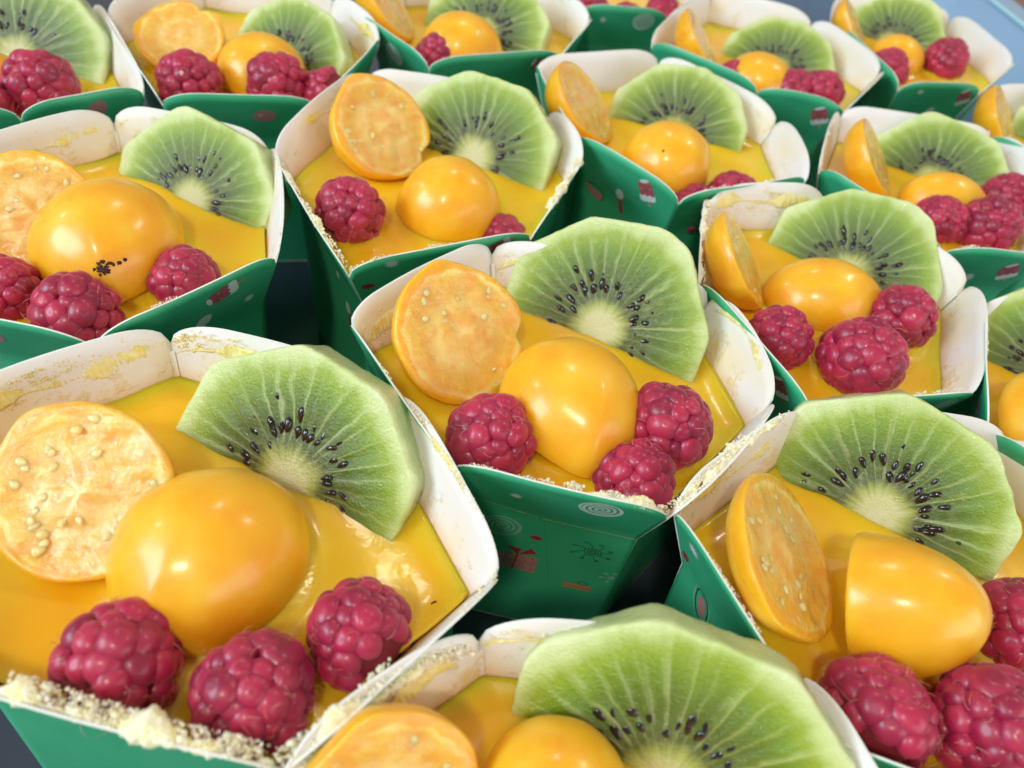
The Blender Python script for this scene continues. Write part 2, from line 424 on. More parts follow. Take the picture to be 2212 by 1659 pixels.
def prints_svg(kind):
    """list of (material key, polygon in mm, depth order) for one printed motif"""
    out = []
    def ell(m, cx, cy, a, b, rot=0, o=0, n=20):
        c, s_ = math.cos(rot), math.sin(rot)
        out.append((m, [(cx + a * math.cos(t) * c - b * math.sin(t) * s_, cy + a * math.cos(t) * s_ + b * math.sin(t) * c) for t in [2 * math.pi * i / n for i in range(n)]], o))
    def ribbon(m, pts, w, o=0):
        for (x0, y0), (x1, y1) in zip(pts[:-1], pts[1:]):
            d = math.hypot(x1 - x0, y1 - y0) or 1; nx, ny = -(y1 - y0) / d * w / 2, (x1 - x0) / d * w / 2
            ex, ey = (x1 - x0) / d * w * .2, (y1 - y0) / d * w * .2
            out.append((m, [(x0 - ex + nx, y0 - ey + ny), (x0 - ex - nx, y0 - ey - ny), (x1 + ex - nx, y1 + ey - ny), (x1 + ex + nx, y1 + ey + ny)], o))
    if kind in ('swirl', 'swirl_faint'):
        m = 'w' if kind == 'swirl' else 't'; pts = []
        for i in range(80):
            t = i / 79 * 2 * math.pi * 3.1; r = .35 + 3.3 * i / 79; pts.append((r * math.cos(t) * 1.0, r * math.sin(t) * .92))
        ribbon(m, pts, .56)
        ribbon(m, [(3.75 * math.cos(t), 3.4 * math.sin(t)) for t in [i / 30 * 6.3 for i in range(31)]], .5)
    elif kind == 'star':
        n = 11; pts = []
        for i in range(2 * n):
            r = 1.6 if i % 2 == 0 else .85; t = math.pi * i / n; pts.append((r * math.cos(t), r * math.sin(t)))
        for i in range(2 * n): out.append(('w', [(0, 0), pts[i], pts[(i + 1) % (2 * n)]], 0))
    elif kind == 'lolly':
        out.append(('n', [(-.35, -3.2), (.35, -3.2), (.35, -5.0), (0, -5.3), (-.35, -5.0)], 0))
        body = [(-2.3, -2.2), (2.3, -2.2)] + [(2.3 * math.cos(t), 1.2 + 2.6 * math.sin(t)) for t in [i / 12 * math.pi for i in range(13)]]
        out.append(('o', body, 1))
        out.append(('w', [(-2.5, -1.0), (-2.6, -2.8), (-1.9, -3.4), (1.9, -3.4), (2.6, -2.8), (2.5, -1.2), (1.6, -1.7), (.8, -1.1), (0, -1.7), (-.8, -1.0), (-1.7, -1.6)], 2))
        ell('w', .2, 3.3, 1.5, .6, .1, 2)
        ell('k', -.9, 1.5, .16, .16, 0, 3, 8); ell('k', .9, 1.5, .16, .16, 0, 3, 8); ell('p', -1.4, .9, .45, .35, 0, 2, 10); ell('p', 1.4, .9, .45, .35, 0, 2, 10)
        ribbon('k', [(.45 * math.cos(t), .75 + .4 * math.sin(t)) for t in [math.pi + i / 6 * math.pi for i in range(7)]], .12, 3)
    elif kind == 'spot':
        ell('p', 0, 0, 2.6, 2.0, .2); ell('w', -.9, .2, .5, .5, 0, 1, 12); ell('k', -.9, .2, .28, .28, 0, 2, 10)
    elif kind == 'spot_small':
        ell('r', 0, 0, 1.5, 1.0, 0); ell('k', .1, .25, .25, .18, 0, 1, 8)
    elif kind == 'balloon':
        ell('w', 0, 2.2, 1.5, 2.0); out.append(('r', [(-.45, .2), (.45, .2), (1.3, -5), (-.1, -5)], 0))
    elif kind == 'ring':
        ribbon('t', [(2.6 * math.cos(t), 5.2 * math.sin(t)) for t in [i / 30 * 6.3 for i in range(31)]], .3)
        ribbon('k', [(2.0 * math.cos(t), 4.4 * math.sin(t)) for t in [i / 30 * 6.3 for i in range(31)]], .25)
        ell('p', 0, -.3, 1.25, 3.0)
    elif kind == 'heart':
        ell('p', 1.5, 0, 2.0, 1.5, -.3); ell('p', -1.3, 1.0, 1.9, .9, -.9, 1)
        ribbon('k', [(.5 + 3.4 * math.cos(t), .5 + 2.7 * math.sin(t)) for t in [-.8 + i / 20 * 3.2 for i in range(21)]], .25)
    elif kind == 'sun':
        for r in (.5, 1.0, 1.6): ribbon('k', [(r * 1.2 * math.cos(t), r * math.sin(t)) for t in [i / 18 * 6.3 for i in range(19)]], .18)
        for a in range(8):
            t0 = a * math.pi / 4 + .2
            arc = [((2.0 + 1.9 * j / 7) * math.cos(t0 + .25 * (j / 7) ** 2) * 1.1, (2.0 + 1.9 * j / 7) * math.sin(t0 + .25 * (j / 7) ** 2)) for j in range(8)]
            ex, ey = arc[-1]; ribbon('k', arc, .15)
            ribbon('k', [(ex + .4 * math.cos(t) - .3, ey + .35 * math.sin(t)) for t in [i / 8 * 5 for i in range(9)]], .15)
    elif kind == 'flake':
        ell('t', 0, 0, .75, .7, 0, 1)
        for a in range(6):
            t = a * math.pi / 3 + .3; ribbon('t', [(0, 0), (2.3 * math.cos(t), 2.3 * math.sin(t))], .22); ell('t', 2.4 * math.cos(t), 2.4 * math.sin(t), .62, .42, 0, 1, 12)
    elif kind == 'gift':
        out.append(('p', [(-6.2, -8.2), (5.6, -8.2), (5.6, -.3), (-6.2, -.3)], 0))
        ribbon('r', [(-6.2, -3.6), (5.6, -3.6)], .22, 1); ribbon('r', [(-.2, -8.2), (.4, -.3)], .4, 1)
        out.append(('r', [(.4, -.3), (-2.6, 3.2), (1.1, 2.8)], 1)); out.append(('r', [(.5, -.2), (3.3, 4.2), (5.0, 1.8)], 1))
        for gx in (-4.8, -2.6, 2.2, 4.2):
            for gy in (-1.3, -2.6, -4.8, -6.6): ell('k', gx + (.4 if gy in (-2.6, -6.6) else 0), gy, .22, .18, 0, 1, 8)
    elif kind == 'parcel':
        out.append(('n', [(-3, -2), (2.6, -2), (2.6, 0), (-3, 0)], 0))
        for g in (-.6, -1.3): ribbon('r', [(-3, g), (2.6, g)], .15, 1)
        ribbon('k', [(.6 + .9 * math.cos(t), .9 + .8 * math.sin(t)) for t in [i / 16 * 6.3 for i in range(17)]], .16)
    elif kind == 'drop':
        ell('w', 0, 0, 1.6, 2.3, -.5)
    return out

def build_print(cup, i, items, parent):
    vs, fs, mi = [], [], []; mats = []; a, b = cup.V[i - 1], cup.V[i % 6]; L = float(np.hypot(*(b - a)))
    for it in items:
        kind, u, z = it[0], it[1], it[2]; sc_ = it[3] if len(it) > 3 else 1.0; rot = it[4] if len(it) > 4 else 0.0
        if kind == 'line':
            u0, z0, u1, z1 = it[1:5]; N = 16; key = it[5] if len(it) > 5 else 'c'; wd = it[6] if len(it) > 6 else .33
            polys = []
            for j in range(N):
                t0, t1 = j / N, (j + 1) / N
                polys.append((key, [('abs', u0 + (u1 - u0) * t0, z0 + (z1 - z0) * t0 - wd / 2), ('abs', u0 + (u1 - u0) * t1, z0 + (z1 - z0) * t1 - wd / 2),
                                    ('abs', u0 + (u1 - u0) * t1, z0 + (z1 - z0) * t1 + wd / 2), ('abs', u0 + (u1 - u0) * t0, z0 + (z1 - z0) * t0 + wd / 2)], 0))
        else: polys = prints_svg(kind)
        cr_, sr_ = math.cos(rot), math.sin(rot)
        for m, poly, o in polys:
            off = .05 + .04 * o; idx = []
            for p in poly:
                if p[0] == 'abs': uu, zz = p[1], p[2]
                else:
                    x, y = (p[0] * cr_ - p[1] * sr_) * sc_, (p[0] * sr_ + p[1] * cr_) * sc_
                    uu, zz = u + x / (L * cup.k(z)), z + y * .93
                uu = min(max(uu, .004), .996)
                # creased card: follow the folded wall
                idx.append(len(vs)); vs.append(cup.pt(i, uu, zz, off + cup.wave(i, uu, zz) + (.06 if zz < Z_CREASE + .6 and zz > Z_CREASE - .6 else 0)))
            if PM[m] not in mats: mats.append(PM[m])
            fs.append(tuple(idx)); mi.append(mats.index(PM[m]))
    me = mesh('printed_motifs', vs, fs, mats, mi, smooth=False)
    return link('printed_motifs', me, parent)

def build_cup(key):
    cup = Cup(key)
    root = link('paper_cup', None, M=Matrix.Translation(mm((*cup.c, 0))), label=CUPLABEL[key], cat='paper cup', group='green printed card cups packed on the tray')
    T = .36; NU = 36; zs = [TRAY, 0, 7, 14, 21, 26, 28]
    for i in range(1, 7):
        vo, vi = [], []; uvs = []
        rows = len(zs) + 6
        ph = random.Random(key + 'w' + str(i)).uniform(0, 6)
        for j in range(rows):
            for q in range(NU + 1):
                u = q / NU
                if j < len(zs): z = zs[j]
                else:
                    tz = cup.top(i, u); z = Z_CREASE + (tz - Z_CREASE) * (j - len(zs) + 1) / 6
                wv = .22 * math.sin(u * 5 + ph) * max(0, z - 22) / 20
                vo.append(cup.pt(i, u, z, wv)); vi.append(cup.pt(i, u, z, wv - T)); uvs.append((u, z / 50))
        n = len(vo); W = NU + 1; fs, mi = [], []
        for j in range(rows - 1):
            for q in range(NU):
                a = j * W + q
                fs.append((a, a + 1, a + W + 1, a + W)); mi.append(0)
                fs.append((n + a, n + a + W, n + a + W + 1, n + a + 1)); mi.append(1)
        t = (rows - 1) * W
        for q in range(NU):
            fs.append((t + q, t + q + 1, n + t + q + 1, n + t + q)); mi.append(2)
        for j in range(rows - 1):
            a = j * W; fs.append((a, a + W, n + a + W, n + a)); mi.append(2)
            a = j * W + NU; fs.append((a + W, a, n + a, n + a + W)); mi.append(2)
        me = mesh('side_panel', vo + vi, fs, [M_GREEN, M_IN, M_EDGE], mi, True, uvs + uvs)
        # keep the cut edge crisp
        sm = [m != 2 for m in mi]; me.polygons.foreach_set('use_smooth', sm)
        p = link('side_panel', me, root)
        if (key, i) in PRINTS: build_print(cup, i, PRINTS[(key, i)], p)
    # corner pleats: folded card joining neighbouring panels up to the notch
    for i in range(1, 7):
        vs, fs = [], []; H_ = [TRAY, 7, 28, 34, 38.6]
        for z in H_:
            a, b = cup.pt((i - 2) % 6 + 1, .985, z, -T * .6), cup.pt(i, .015, z, -T * .6)
            mid = (a + b) / 2; d = mid.copy(); d[2] = 0; d = d / np.linalg.norm(d)
            o_ = mid + d * .10
            vs += [a, o_, b, a - d * .3, o_ - d * .3, b - d * .3]
        for j in range(len(H_) - 1):
            a = j * 6; fs += [(a, a + 1, a + 7, a + 6), (a + 1, a + 2, a + 8, a + 7), (a + 3, a + 9, a + 10, a + 4), (a + 4, a + 10, a + 11, a + 5)]
        e = (len(H_) - 1) * 6; fs += [(e, e + 1, e + 4, e + 3), (e + 1, e + 2, e + 5, e + 4)]
        mi = [0, 0, 1, 1] * (len(H_) - 1) + [2, 2]
        link('corner_fold', mesh('corner_fold', vs, fs, [M_GREEN, M_IN, M_EDGE], mi, False, [(0, v[2] / 50) for v in vs]), root)
    b = [cup.pt(i, 0, TRAY + .5) for i in range(1, 7)]; b2 = [v - np.array([0, 0, .4]) for v in b]
    link('base', mesh('base', b + b2, [tuple(range(6)), tuple(reversed(range(6, 12)))] + [(i, (i + 1) % 6, (i + 1) % 6 + 6, i + 6) for i in range(6)], [M_IN], smooth=False, uv=[(0, 0)] * 12), root)
    return cup

PRINTS = {
('C0', 2): [('swirl', .70, 39.3, .92), ('star', .30, 36.3, .8), ('line', -.02, 31.0, .435, 28.0), ('line', .455, 28.0, .99, 28.0), ('swirl_faint', .24, 22.5, .95, .3),
            ('sun', .80, 20.5, .85), ('gift', .36, 14.0, .78), ('spot_small', .455, 21.0, .75), ('flake', .97, 13.0, .8), ('line', .47, 27.5, .62, 4.0, 'k', .12), ('parcel', .80, 7.5)],
('CB', 2): [('star', .22, 42.0, 1.15), ('spot_small', .07, 35.3, 1.0), ('lolly', .80, 41.0, .8, 2.0), ('line', .02, 28, .98, 28, 't', .2)],
('CB', 1): [('spot', .40, 39.0, 1.1, .9), ('star', .62, 25.0, .8), ('line', .02, 28.0, .97, 28.0, 'c', .25), ('line', .5, 27, .55, 6, 't', .2), ('balloon', .75, 17, .9)],
('CC', 3): [('lolly', .66, 39.6, .95, 1.9), ('star', .86, 33.0, .85), ('drop', .56, 32.6, 1.0), ('line', .05, 35.5, .97, 35.8, 't', .16)],
('CC', 2): [('spot', .45, 37.0, 1.2, 3.2)],
('CC', 4): [('line', .02, 28, .9, 28, 't', .25)],
('CD', 2): [('lolly', .73, 38.6, 1.0, .45), ('balloon', .50, 30.5, .9, .15), ('heart', .20, 27.5, 1.0), ('star', .72, 24, .9), ('line', .03, 33.5, .7, 33, 't', .16)],
('CD', 3): [('line', .05, 36.0, .95, 36.0, 'c', .2)],
('CE', 2): [('swirl', .88, 38.6, .62, .2)],
('CE', 1): [('lolly', .80, 39.0, .8, .6), ('spot', .97, 34.0, .6)],
('CF', 1): [('star', .16, 39.2, 1.05), ('spot_small', .06, 32.5, .9, 1.3), ('ring', .22, 25.5, .85, .35), ('line', .1, 37.5, .98, 33.0, 't', .15), ('spot_small', .62, 39, .8, .4)],
('CF', 2): [('star', .4, 38), ('swirl', .7, 36, .8)],
('CJ', 2): [('spot', .64, 37.8, 1.1)],
('CI', 3): [('spot', .60, 39.4, 1.15, 1.2)],
('CK', 1): [('swirl', .47, 37.5, .95)],
('CK', 2): [('lolly', .84, 39.3, .95, 1.2)],
('CP', 2): [('swirl', .73, 39.5, .95), ('star', .28, 39.0, .8), ('line', .02, 28, .98, 28, 't', .3)],
('CL', 2): [('lolly', .78, 38.2, 1.0, .5)],
('CM', 2): [('lolly', .84, 39.0, 1.0, .5), ('star', .26, 40.5, .8), ('drop', .55, 33, .7)],
('CH', 2): [('lolly', .78, 36.5, 1.0, .5), ('balloon', .45, 31, .9)],
('CN', 6): [('spot', .72, 36.5, .9, 1.4)],
('CN', 1): [('star', .3, 38, .9)],
('CA', 2): [('swirl', .55, 37.5, .8), ('star', .85, 37.0, .8)],
('CA', 3): [('star', .3, 37), ('swirl', .75, 38, .8)],
}
cups = {k: build_cup(k) for k in CUPS}

# ------------------------------------------------------------------ custard
def build_custard(cup):
    r = random.Random(cup.key); N = 160; rings = 46
    # rounded hexagon outline at custard height
    out = []
    for a in range(N):
        t = 2 * math.pi * a / N; d = np.array([math.cos(t), math.sin(t)]); best = 1e9
        for i in range(1, 7):
            p = cup.pt(i, 0, CUST)[:2]; q = cup.pt(i, 1, CUST)[:2]; e = q - p; nrm = np.array([e[1], -e[0]]) / np.hypot(*e)
            den = nrm @ d
            if den > 1e-6: best = min(best, (nrm @ p) / den)
        out.append(best - .50)
    F = [(p[0] - cup.c[0], p[1] - cup.c[1], math.sqrt(max(4, R * R - (p[2] + 9) ** 2))) for p, R in FRUIT.get(cup.key, [])]
    def lift(x, y):
        m = 0
        for a, b, w in F: m = max(m, math.exp(-max(0, math.hypot(x - a, y - b) - w) / 1.1))
        return 1.1 * m
    vs = []; ph = [r.uniform(0, 6) for _ in range(4)]
    for k in range(rings + 1):
        f = k / rings
        for a in range(N):
            t = 2 * math.pi * a / N; rr = out[a] * f; x, y = rr * math.cos(t), rr * math.sin(t)
            z = CUST + lift(x, y) + .22 * math.sin(x * .16 + ph[0]) * math.cos(y * .19 + ph[1]) + .2 * math.sin(x * .33 + y * .3 + ph[2])
            e = max(0, (f - .88) / .12); z += 1.3 * e ** 2; g = 1 + .32 * e ** 2 / 29.; vs.append((x * g, y * g, z))
    for z, kf in ((CUST - 3, .985), (CUST - 12, .93), (CUST - 20, .85), (8, .78)):
        for a in range(N):
            t = 2 * math.pi * a / N; kk = cup.k(z) / cup.k(CUST) * .99
            vs.append((out[a] * kk * math.cos(t), out[a] * kk * math.sin(t), z))
    fs = []; R = rings + 5
    for k in range(R - 1):
        for a in range(N):
            b = (a + 1) % N; fs.append((k * N + a, k * N + b, (k + 1) * N + b, (k + 1) * N + a)[::-1])
    fs.append(tuple((R - 1) * N + a for a in reversed(range(N))))
    # flip so that the top faces up
    fs = [tuple(reversed(f)) for f in fs]
    me = mesh('custard_filling', vs, fs, [M_CUST])
    link('custard_filling', me, M=Matrix.Translation(mm((*cup.c, 0))), label='smooth glossy yellow custard ' + WHERE[cup.key], cat='custard',
         group='custard fillings in the cups')

# ------------------------------------------------------------------ kiwi
def kiwi_mesh(seed):
    r = random.Random(seed); R = 21.0; TH = 7.5
    nf = r.choice([8, 9, 10]); al = [2 * math.pi * (i + r.uniform(-.28, .28)) / nf for i in range(nf)]; dd = [R * r.uniform(.90, .965) for _ in al]
    N = 144
    def rad(t):
        v = R * 1.02
        for a, d in zip(al, dd):
            c = math.cos(t - a)
            if c > .2: v = min(v, d / c)
        return v
    base = np.array([rad(2 * math.pi * i / N) for i in range(N)])
    for _ in range(2): base = (np.roll(base, 1) + base * 2 + np.roll(base, -1)) / 4
    fr = [0.02, .08, .14, .2, .26, .32, .38, .44, .5, .56, .62, .68, .74, .8, .86, .91, .95, .98]
    prof = [(f, 0.0) for f in fr] + [(.993, -.18), (1.0, -.6), (1.0, -2), (.995, -4), (.99, -6), (.985, -7.1), (.97, -7.5)] + [(.7, -7.5), (.3, -7.5), (.02, -7.5)]
    vs = []
    for f, z in prof:
        for i in range(N):
            t = 2 * math.pi * i / N; rr = base[i] * f; vs.append([rr * math.cos(t), rr * math.sin(t), z])
    vs = np.array(vs)
    face = np.array([z > -.7 for f, z in prof for _ in range(N)])
    d = vnoise(vs * .35, seed) * .16 + vnoise(vs * 1.4, seed + 5) * .07
    rho = np.hypot(vs[:, 0], vs[:, 1]) / R; th = np.arctan2(vs[:, 1], vs[:, 0])
    d += .13 * np.cos(th * 34 + 3 * np.sin(th * 3 + seed)) * np.clip((rho - .25) * 4, 0, 1) * np.clip((.9 - rho) * 5, 0, 1)
    d += -.35 * np.exp(-((rho - .38) / .12) ** 2)
    vs[:, 2] += np.where(face, d, vnoise(vs * .5, seed + 2) * .2)
    side = ~face
    sc_ = 1 + np.where(side, vnoise(vs * 1.1, seed + 9) * .012 + vnoise(vs * 3., seed + 11) * .005, vnoise(vs * 1.1, seed + 9) * .010 * (rho > .85))
    vs[:, 0] *= sc_; vs[:, 1] *= sc_
    # the lower part sits inside the custard, cut short
    y = vs[:, 1]; vs[:, 1] = np.where(y < -.42 * R, -.42 * R + (y + .42 * R) * .08, y)
    fs = []
    for k in range(len(prof) - 1):
        for i in range(N):
            j = (i + 1) % N; fs.append((k * N + i, (k + 1) * N + i, (k + 1) * N + j, k * N + j))
    fs.append(tuple(range(N))); fs.append(tuple((len(prof) - 1) * N + i for i in reversed(range(N))))
    return mesh('kiwi_slice', vs, fs, [M_KIWI])
def seed_mesh(name, mat, n, a, b, c, seed):
    vs, fs = [], []; U, Vn = 10, 7
    for j in range(1, Vn):
        ph = math.pi * j / Vn
        for i in range(U):
            t = 2 * math.pi * i / U; y = math.cos(ph); w_ = math.sin(ph) * (1 - .32 * y)
            vs.append((a * w_ * math.cos(t), b * y, c * w_ * math.sin(t)))
    vs.append((0, b, 0)); vs.append((0, -b, 0)); T_, B_ = len(vs) - 2, len(vs) - 1
    for j in range(Vn - 2):
        for i in range(U):
            k = (i + 1) % U; fs.append((j * U + i, j * U + k, (j + 1) * U + k, (j + 1) * U + i))
    for i in range(U):
        k = (i + 1) % U; fs.append((T_, k, i)); fs.append((B_, (Vn - 2) * U + i, (Vn - 2) * U + k))
    return mesh(name, vs, fs, [mat])
KIWIS = {   # centre (mm, rim plane = 0), azimuth and elevation of the cut face, radius, number of seeds, in-plane roll
'C0':((15.7,123.9,-6.8),-109,36,23.7),'CA':((-34.0,73.2,-8.0),-108,39,22.8),'CB':((-21.3,183.1,-7.3),-107,32,22.8),
'CC':((-80.8,143.7,-8.8),-109,40,21.0),'CD':((33.8,219.4,-8.9),-101,37,21.0),'CE':((76.1,162.3,-7.8),-119,41,21.6),
'CF':((68.7,88.5,-7.7),-113,34,22.7),'CG':((30.2,36.8,-9.2),-104,33,23.7),'CH':((112.0,219.7,-9.3),-116,37,20.3),
'CL':((70.6,280.3,-9.0),-109,44,20.5),'CM':((121.9,326.2,-8.9),-115,38,20.2),'CJ':((-84.3,218.9,-9.2),-110,39,20.5),
'CK':((-31.4,259.7,-7.0),-106,44,21.5),'CI':((-146.7,188.3,-6.3),-86,36,24.0),'CN':((118.0,137.0,-7.0),-112,38,21.0),
'CO':((168.0,258.0,-8.0),-112,38,20.5)}
KM = [kiwi_mesh(s_) for s_ in (3, 8, 14, 21, 27)]
SEEDM = [seed_mesh('kiwi_seed', M_SEED, 0, .58, 1.22, .44, i) for i in range(1)] + [seed_mesh('kiwi_seed', M_SEED, 0, .50, 1.12, .40, 2)]
def up_for(n): return (0, 0, 1)
for idx, (k, (p, az, t, R)) in enumerate(KIWIS.items()):
    rr = random.Random('kiwi' + k); n = azt(az, t); s_ = R * 1.02 / 21.0
    me = KM[{'C0': 0, 'CA': 1, 'CB': 2, 'CC': 3, 'CD': 4}.get(k, idx % 5)]
    o = link('kiwi_slice', me, M=frame((p[0], p[1], p[2] + RIM), n, s=(s_ * rr.uniform(.97, 1.05), s_ * rr.uniform(.95, 1.0), s_ * (.7 if k == 'CG' else 1.05))), label='round green kiwi slice with black seeds ' + WHERE[k], cat='kiwi slice',
             group='kiwi slices standing in the custard')
    m_ = 34; mirrored = rr.random()
    for a in range(m_):
        th = 2 * math.pi * (a + .5) / m_ + rr.uniform(-.06, .06)
        if math.sin(th) < -.45: continue
        for q in range(rr.choice((1, 2, 2, 3))):
            if rr.random() < .10: continue
            rho = (.30 + rr.gauss(.045, .03) + q * rr.uniform(.085, .12)) * 21
            x, y = rho * math.cos(th), rho * math.sin(th)
            sd = link('seed', SEEDM[rr.random() < .4], o)
            sd.matrix_local = Matrix.Translation(mm((x, y, rr.uniform(-.70, -.28)))) @ Matrix.Rotation(th + math.pi / 2 + rr.gauss(0, .22), 4, 'Z') @ Matrix.Rotation(rr.gauss(0, .2), 4, 'X') @ Matrix.Scale(rr.uniform(.8, 1.15), 4)

# ------------------------------------------------------------------ physalis
def berry_mesh(seed, notch=None):
    """half a berry: flat wet cut face at z = 0 looking along +z, skin dome towards -z"""
    r = random.Random(seed); R = 12.0; N = 96
    ph = [r.uniform(0, 6) for _ in range(5)]
    def out(t):
        v = 1 + .02 * math.sin(2 * t + ph[0]) + .015 * math.sin(3 * t + ph[1]) + .006 * math.sin(9 * t + ph[2])
        d = math.atan2(math.sin(t - 1.57), math.cos(t - 1.57)); v += .085 * math.exp(-abs(d / .30) ** 1.5)      # stem tip
        if notch is not None:
            d = math.atan2(math.sin(t - notch), math.cos(t - notch)); v -= .17 * math.exp(-(d / .2) ** 2) - .07 * math.exp(-((d + .42) / .16) ** 2)
        return v * R
    o_ = [out(2 * math.pi * i / N) for i in range(N)]
    vs = []; faces = []; mi = []
    fr = [.03, .1, .18, .26, .34, .42, .5, .58, .66, .74, .8, .86, .91, .95, .98]
    for f in fr:
        for i in range(N):
            t = 2 * math.pi * i / N; x, y = o_[i] * f * math.cos(t), o_[i] * f * math.sin(t); vs.append([x, y, 0])
    P = np.array(vs); rho = np.hypot(P[:, 0], P[:, 1]) / R
    z = (vnoise(P * .45, seed) * .60 + vnoise(P * 1.1, seed + 3) * .20 + vnoise(P * 2.4, seed + 4) * .05) * np.clip((.93 - rho) * 9, 0, 1) + .25 * np.exp(-((rho - .93) / .04) ** 2)
    z += -.5 * np.exp(-((rho - .55) / .2) ** 2)
    P[:, 2] = z; vs = P.tolist(); nface = len(fr)
    dome = [(.995, -.15), (1.0, -.5)] + [(math.cos(a), -.5 - .98 * R * math.sin(a)) for a in [math.pi / 2 * j / 15 for j in range(1, 15)]] + [(.02, -.5 - .98 * R)]
    for f, zz in dome:
        for i in range(N):
            t = 2 * math.pi * i / N; rr_ = (o_[i] * (1 if f > .9 else 1) ) * f
            vs.append([rr_ * math.cos(t), rr_ * math.sin(t), zz])
    K = nface + len(dome)
    for k in range(K - 1):
        for i in range(N):
            j = (i + 1) % N; faces.append((k * N + i, (k + 1) * N + i, (k + 1) * N + j, k * N + j)); mi.append(0 if k < nface else 1)
    faces.append(tuple(range(N))); mi.append(0); faces.append(tuple((K - 1) * N + i for i in reversed(range(N)))); mi.append(1)
    vs = np.array(vs); m = vs[:, 2] < -.6
    vs[m] += np.outer(vnoise(vs[m] * .22, seed + 7) * .12, [1, 1, 1])
    return mesh('physalis_half', vs, faces, [M_PULP, M_SKIN], mi)
BM = {None: berry_mesh(1), 'b': berry_mesh(5), 'n': berry_mesh(9, notch=-.35), 'm': berry_mesh(13, notch=-.9)}
PSEED = seed_mesh('physalis_seed', M_PSEED, 0, .55, .75, .34, 1)
CUTS = {  # centre, azimuth, elevation of the cut face, radius, mesh, in-plane spin, squash
'C0':((-10.8,106.5,.7),-48,48,13.4,'n',0),'CA':((-58.9,58.6,.5),-83,57,13.2,'b',40),'CB':((-43.2,174.7,1.1),-34,48,13.4,'m',0),
'CC':((-101.3,120.2,-1.6),-64,42,12.6,'b',160),'CD':((5.8,209.7,.7),-7,47,12.5,None,90),'CE':((46.5,148,.5),0,40,11.6,None,80),
'CF':((46.9,69.9,1.8),-5,52,13.1,'b',70),'CG':((-5.0,26.5,-3.0),-60,39,11.5,None,0),'CH':((88.5,208,1.0),-12,42,11.5,None,70),
'CL':((41.5,268,1.0),0,42,11.8,'b',60),'CM':((100.5,307,1),-12,42,11.0,None,30),'CJ':((-109.5,208.0,-1.3),-73,62,11.8,'n',80),
'CK':((-60.0,250.0,1.0),8,42,11.8,None,30),'CO':((138,249,1.0),-22,42,12.0,'b',60),'CI':((-168.0,176.0,0),-50,40,12,None,0)}
def berry_obj(k, p, n, R, me, spin, squash, label, seeds, name='physalis_half', group=None, tip=None):
    M = frame((p[0], p[1], p[2] + RIM), n, up=(0, 0, 1) if tip is None else (math.cos(math.radians(tip)), math.sin(math.radians(tip)), 0), s=1.0) @ Matrix.Rotation(math.radians(spin), 4, 'Z')
    s_ = R / 12.0
    o = link(name, me, M=M @ Matrix.Diagonal((s_ * squash[0], s_ * squash[1], s_ * squash[2], 1)), label=label, cat='physalis', group=group)
    rr = random.Random(name + k + str(p))
    for a in range(seeds):
        f = math.sqrt(rr.uniform(.08, .68)); t = rr.uniform(0, 2 * math.pi)
        sd = link('seed', PSEED, o)
        sd.matrix_local = Matrix.Translation(mm((12 * f * math.cos(t), 12 * f * math.sin(t), rr.uniform(-.34, -.20) - .35 * math.exp(-((f - .55) / .2) ** 2)))) @ Matrix.Rotation(rr.uniform(0, 6), 4, 'Z') @ Matrix.Rotation(rr.gauss(0, .4), 4, 'X') @ Matrix.Scale(rr.uniform(.85, 1.3), 4)
    return o
for k, (p, az, t, R, mk, spin) in CUTS.items():
    berry_obj(k, p, azt(az, t), R, BM[mk], spin, (1, 1, .82 if k not in ('CE', 'CH', 'CL', 'CM', 'CO', 'CF') else (.56 if k == 'CF' else .72)), 'leaning physalis half showing its seedy cut face ' + WHERE[k],
              {'C0': 22, 'CA': 24, 'CB': 12, 'CC': 20, 'CF': 24}.get(k, 12), group='physalis halves with the cut face up')
DOMES = {   # centre, radius, direction of the cut face, azimuth of the pointed end, squash
'C0':((11.5,99.5,-8.0),13.9,(-.22,-.12,-1),-78,(.98,1.10,.98)),'CA':((-39.3,56.0,-7.8),14.0,(0,.05,-1),-100,(1,1.02,1.0)),
'CB':((-22.6,157.5,-7.4),12.2,(0,.1,-1),200,(1,1,1)),'CC':((-86.7,120.3,-7.5),15.0,(.1,.1,-1),-60,(1,1,.94)),
'CD':((30.3,194.9,-6.9),12.2,(0,0,-1),20,(1,1,1)),'CE':((66.8,148.6,-8.0),12.2,(.12,.10,-.98),5,(.84,1.10,.84)),
'CF':((60.6,68.3,-4.8),10.9,(-.82,.26,-.52),-60,(1.03,1.0,1.62)),'CG':((15.0,32.7,-8.1),9.6,(0,0,-1),0,(1,1,1)),
'CH':((109.6,203.5,-8.0),11.0,(.0,.2,-1),0,(.85,1.08,.9)),'CL':((62.3,262.6,-8.0),11.2,(0,0,-1),90,(1,1,.9)),
'CM':((117.9,304.3,-8),10.0,(0,0,-1),0,(1,1,1)),'CJ':((-85.5,203.8,-7),12.0,(0,0,-1),0,(1,1,.95)),
'CK':((-35.4,242.5,-7),12.6,(0,0,-1),0,(1,1,.95)),'CI':((-146.2,174.7,-8.5),9.0,(0,0,-1),0,(1,1,1)),
'CN':((108.5,116.0,-5.5),12.0,(-.2,.4,-.9),-60,(1,1.1,.95))}
DOME_OBJ = {}
for k, (p, R, n, spin, sq) in DOMES.items():
    extra = ' with tiny black specks' if k == 'CC' else ''
    o = berry_obj(k, p, n, R, BM[None] if k not in ('CA', 'CC') else BM['b'], 0, sq, 'shiny orange physalis dome' + extra + ' ' + WHERE[k], 0, group='physalis domes in the custard', tip=spin); DOME_OBJ[k] = o
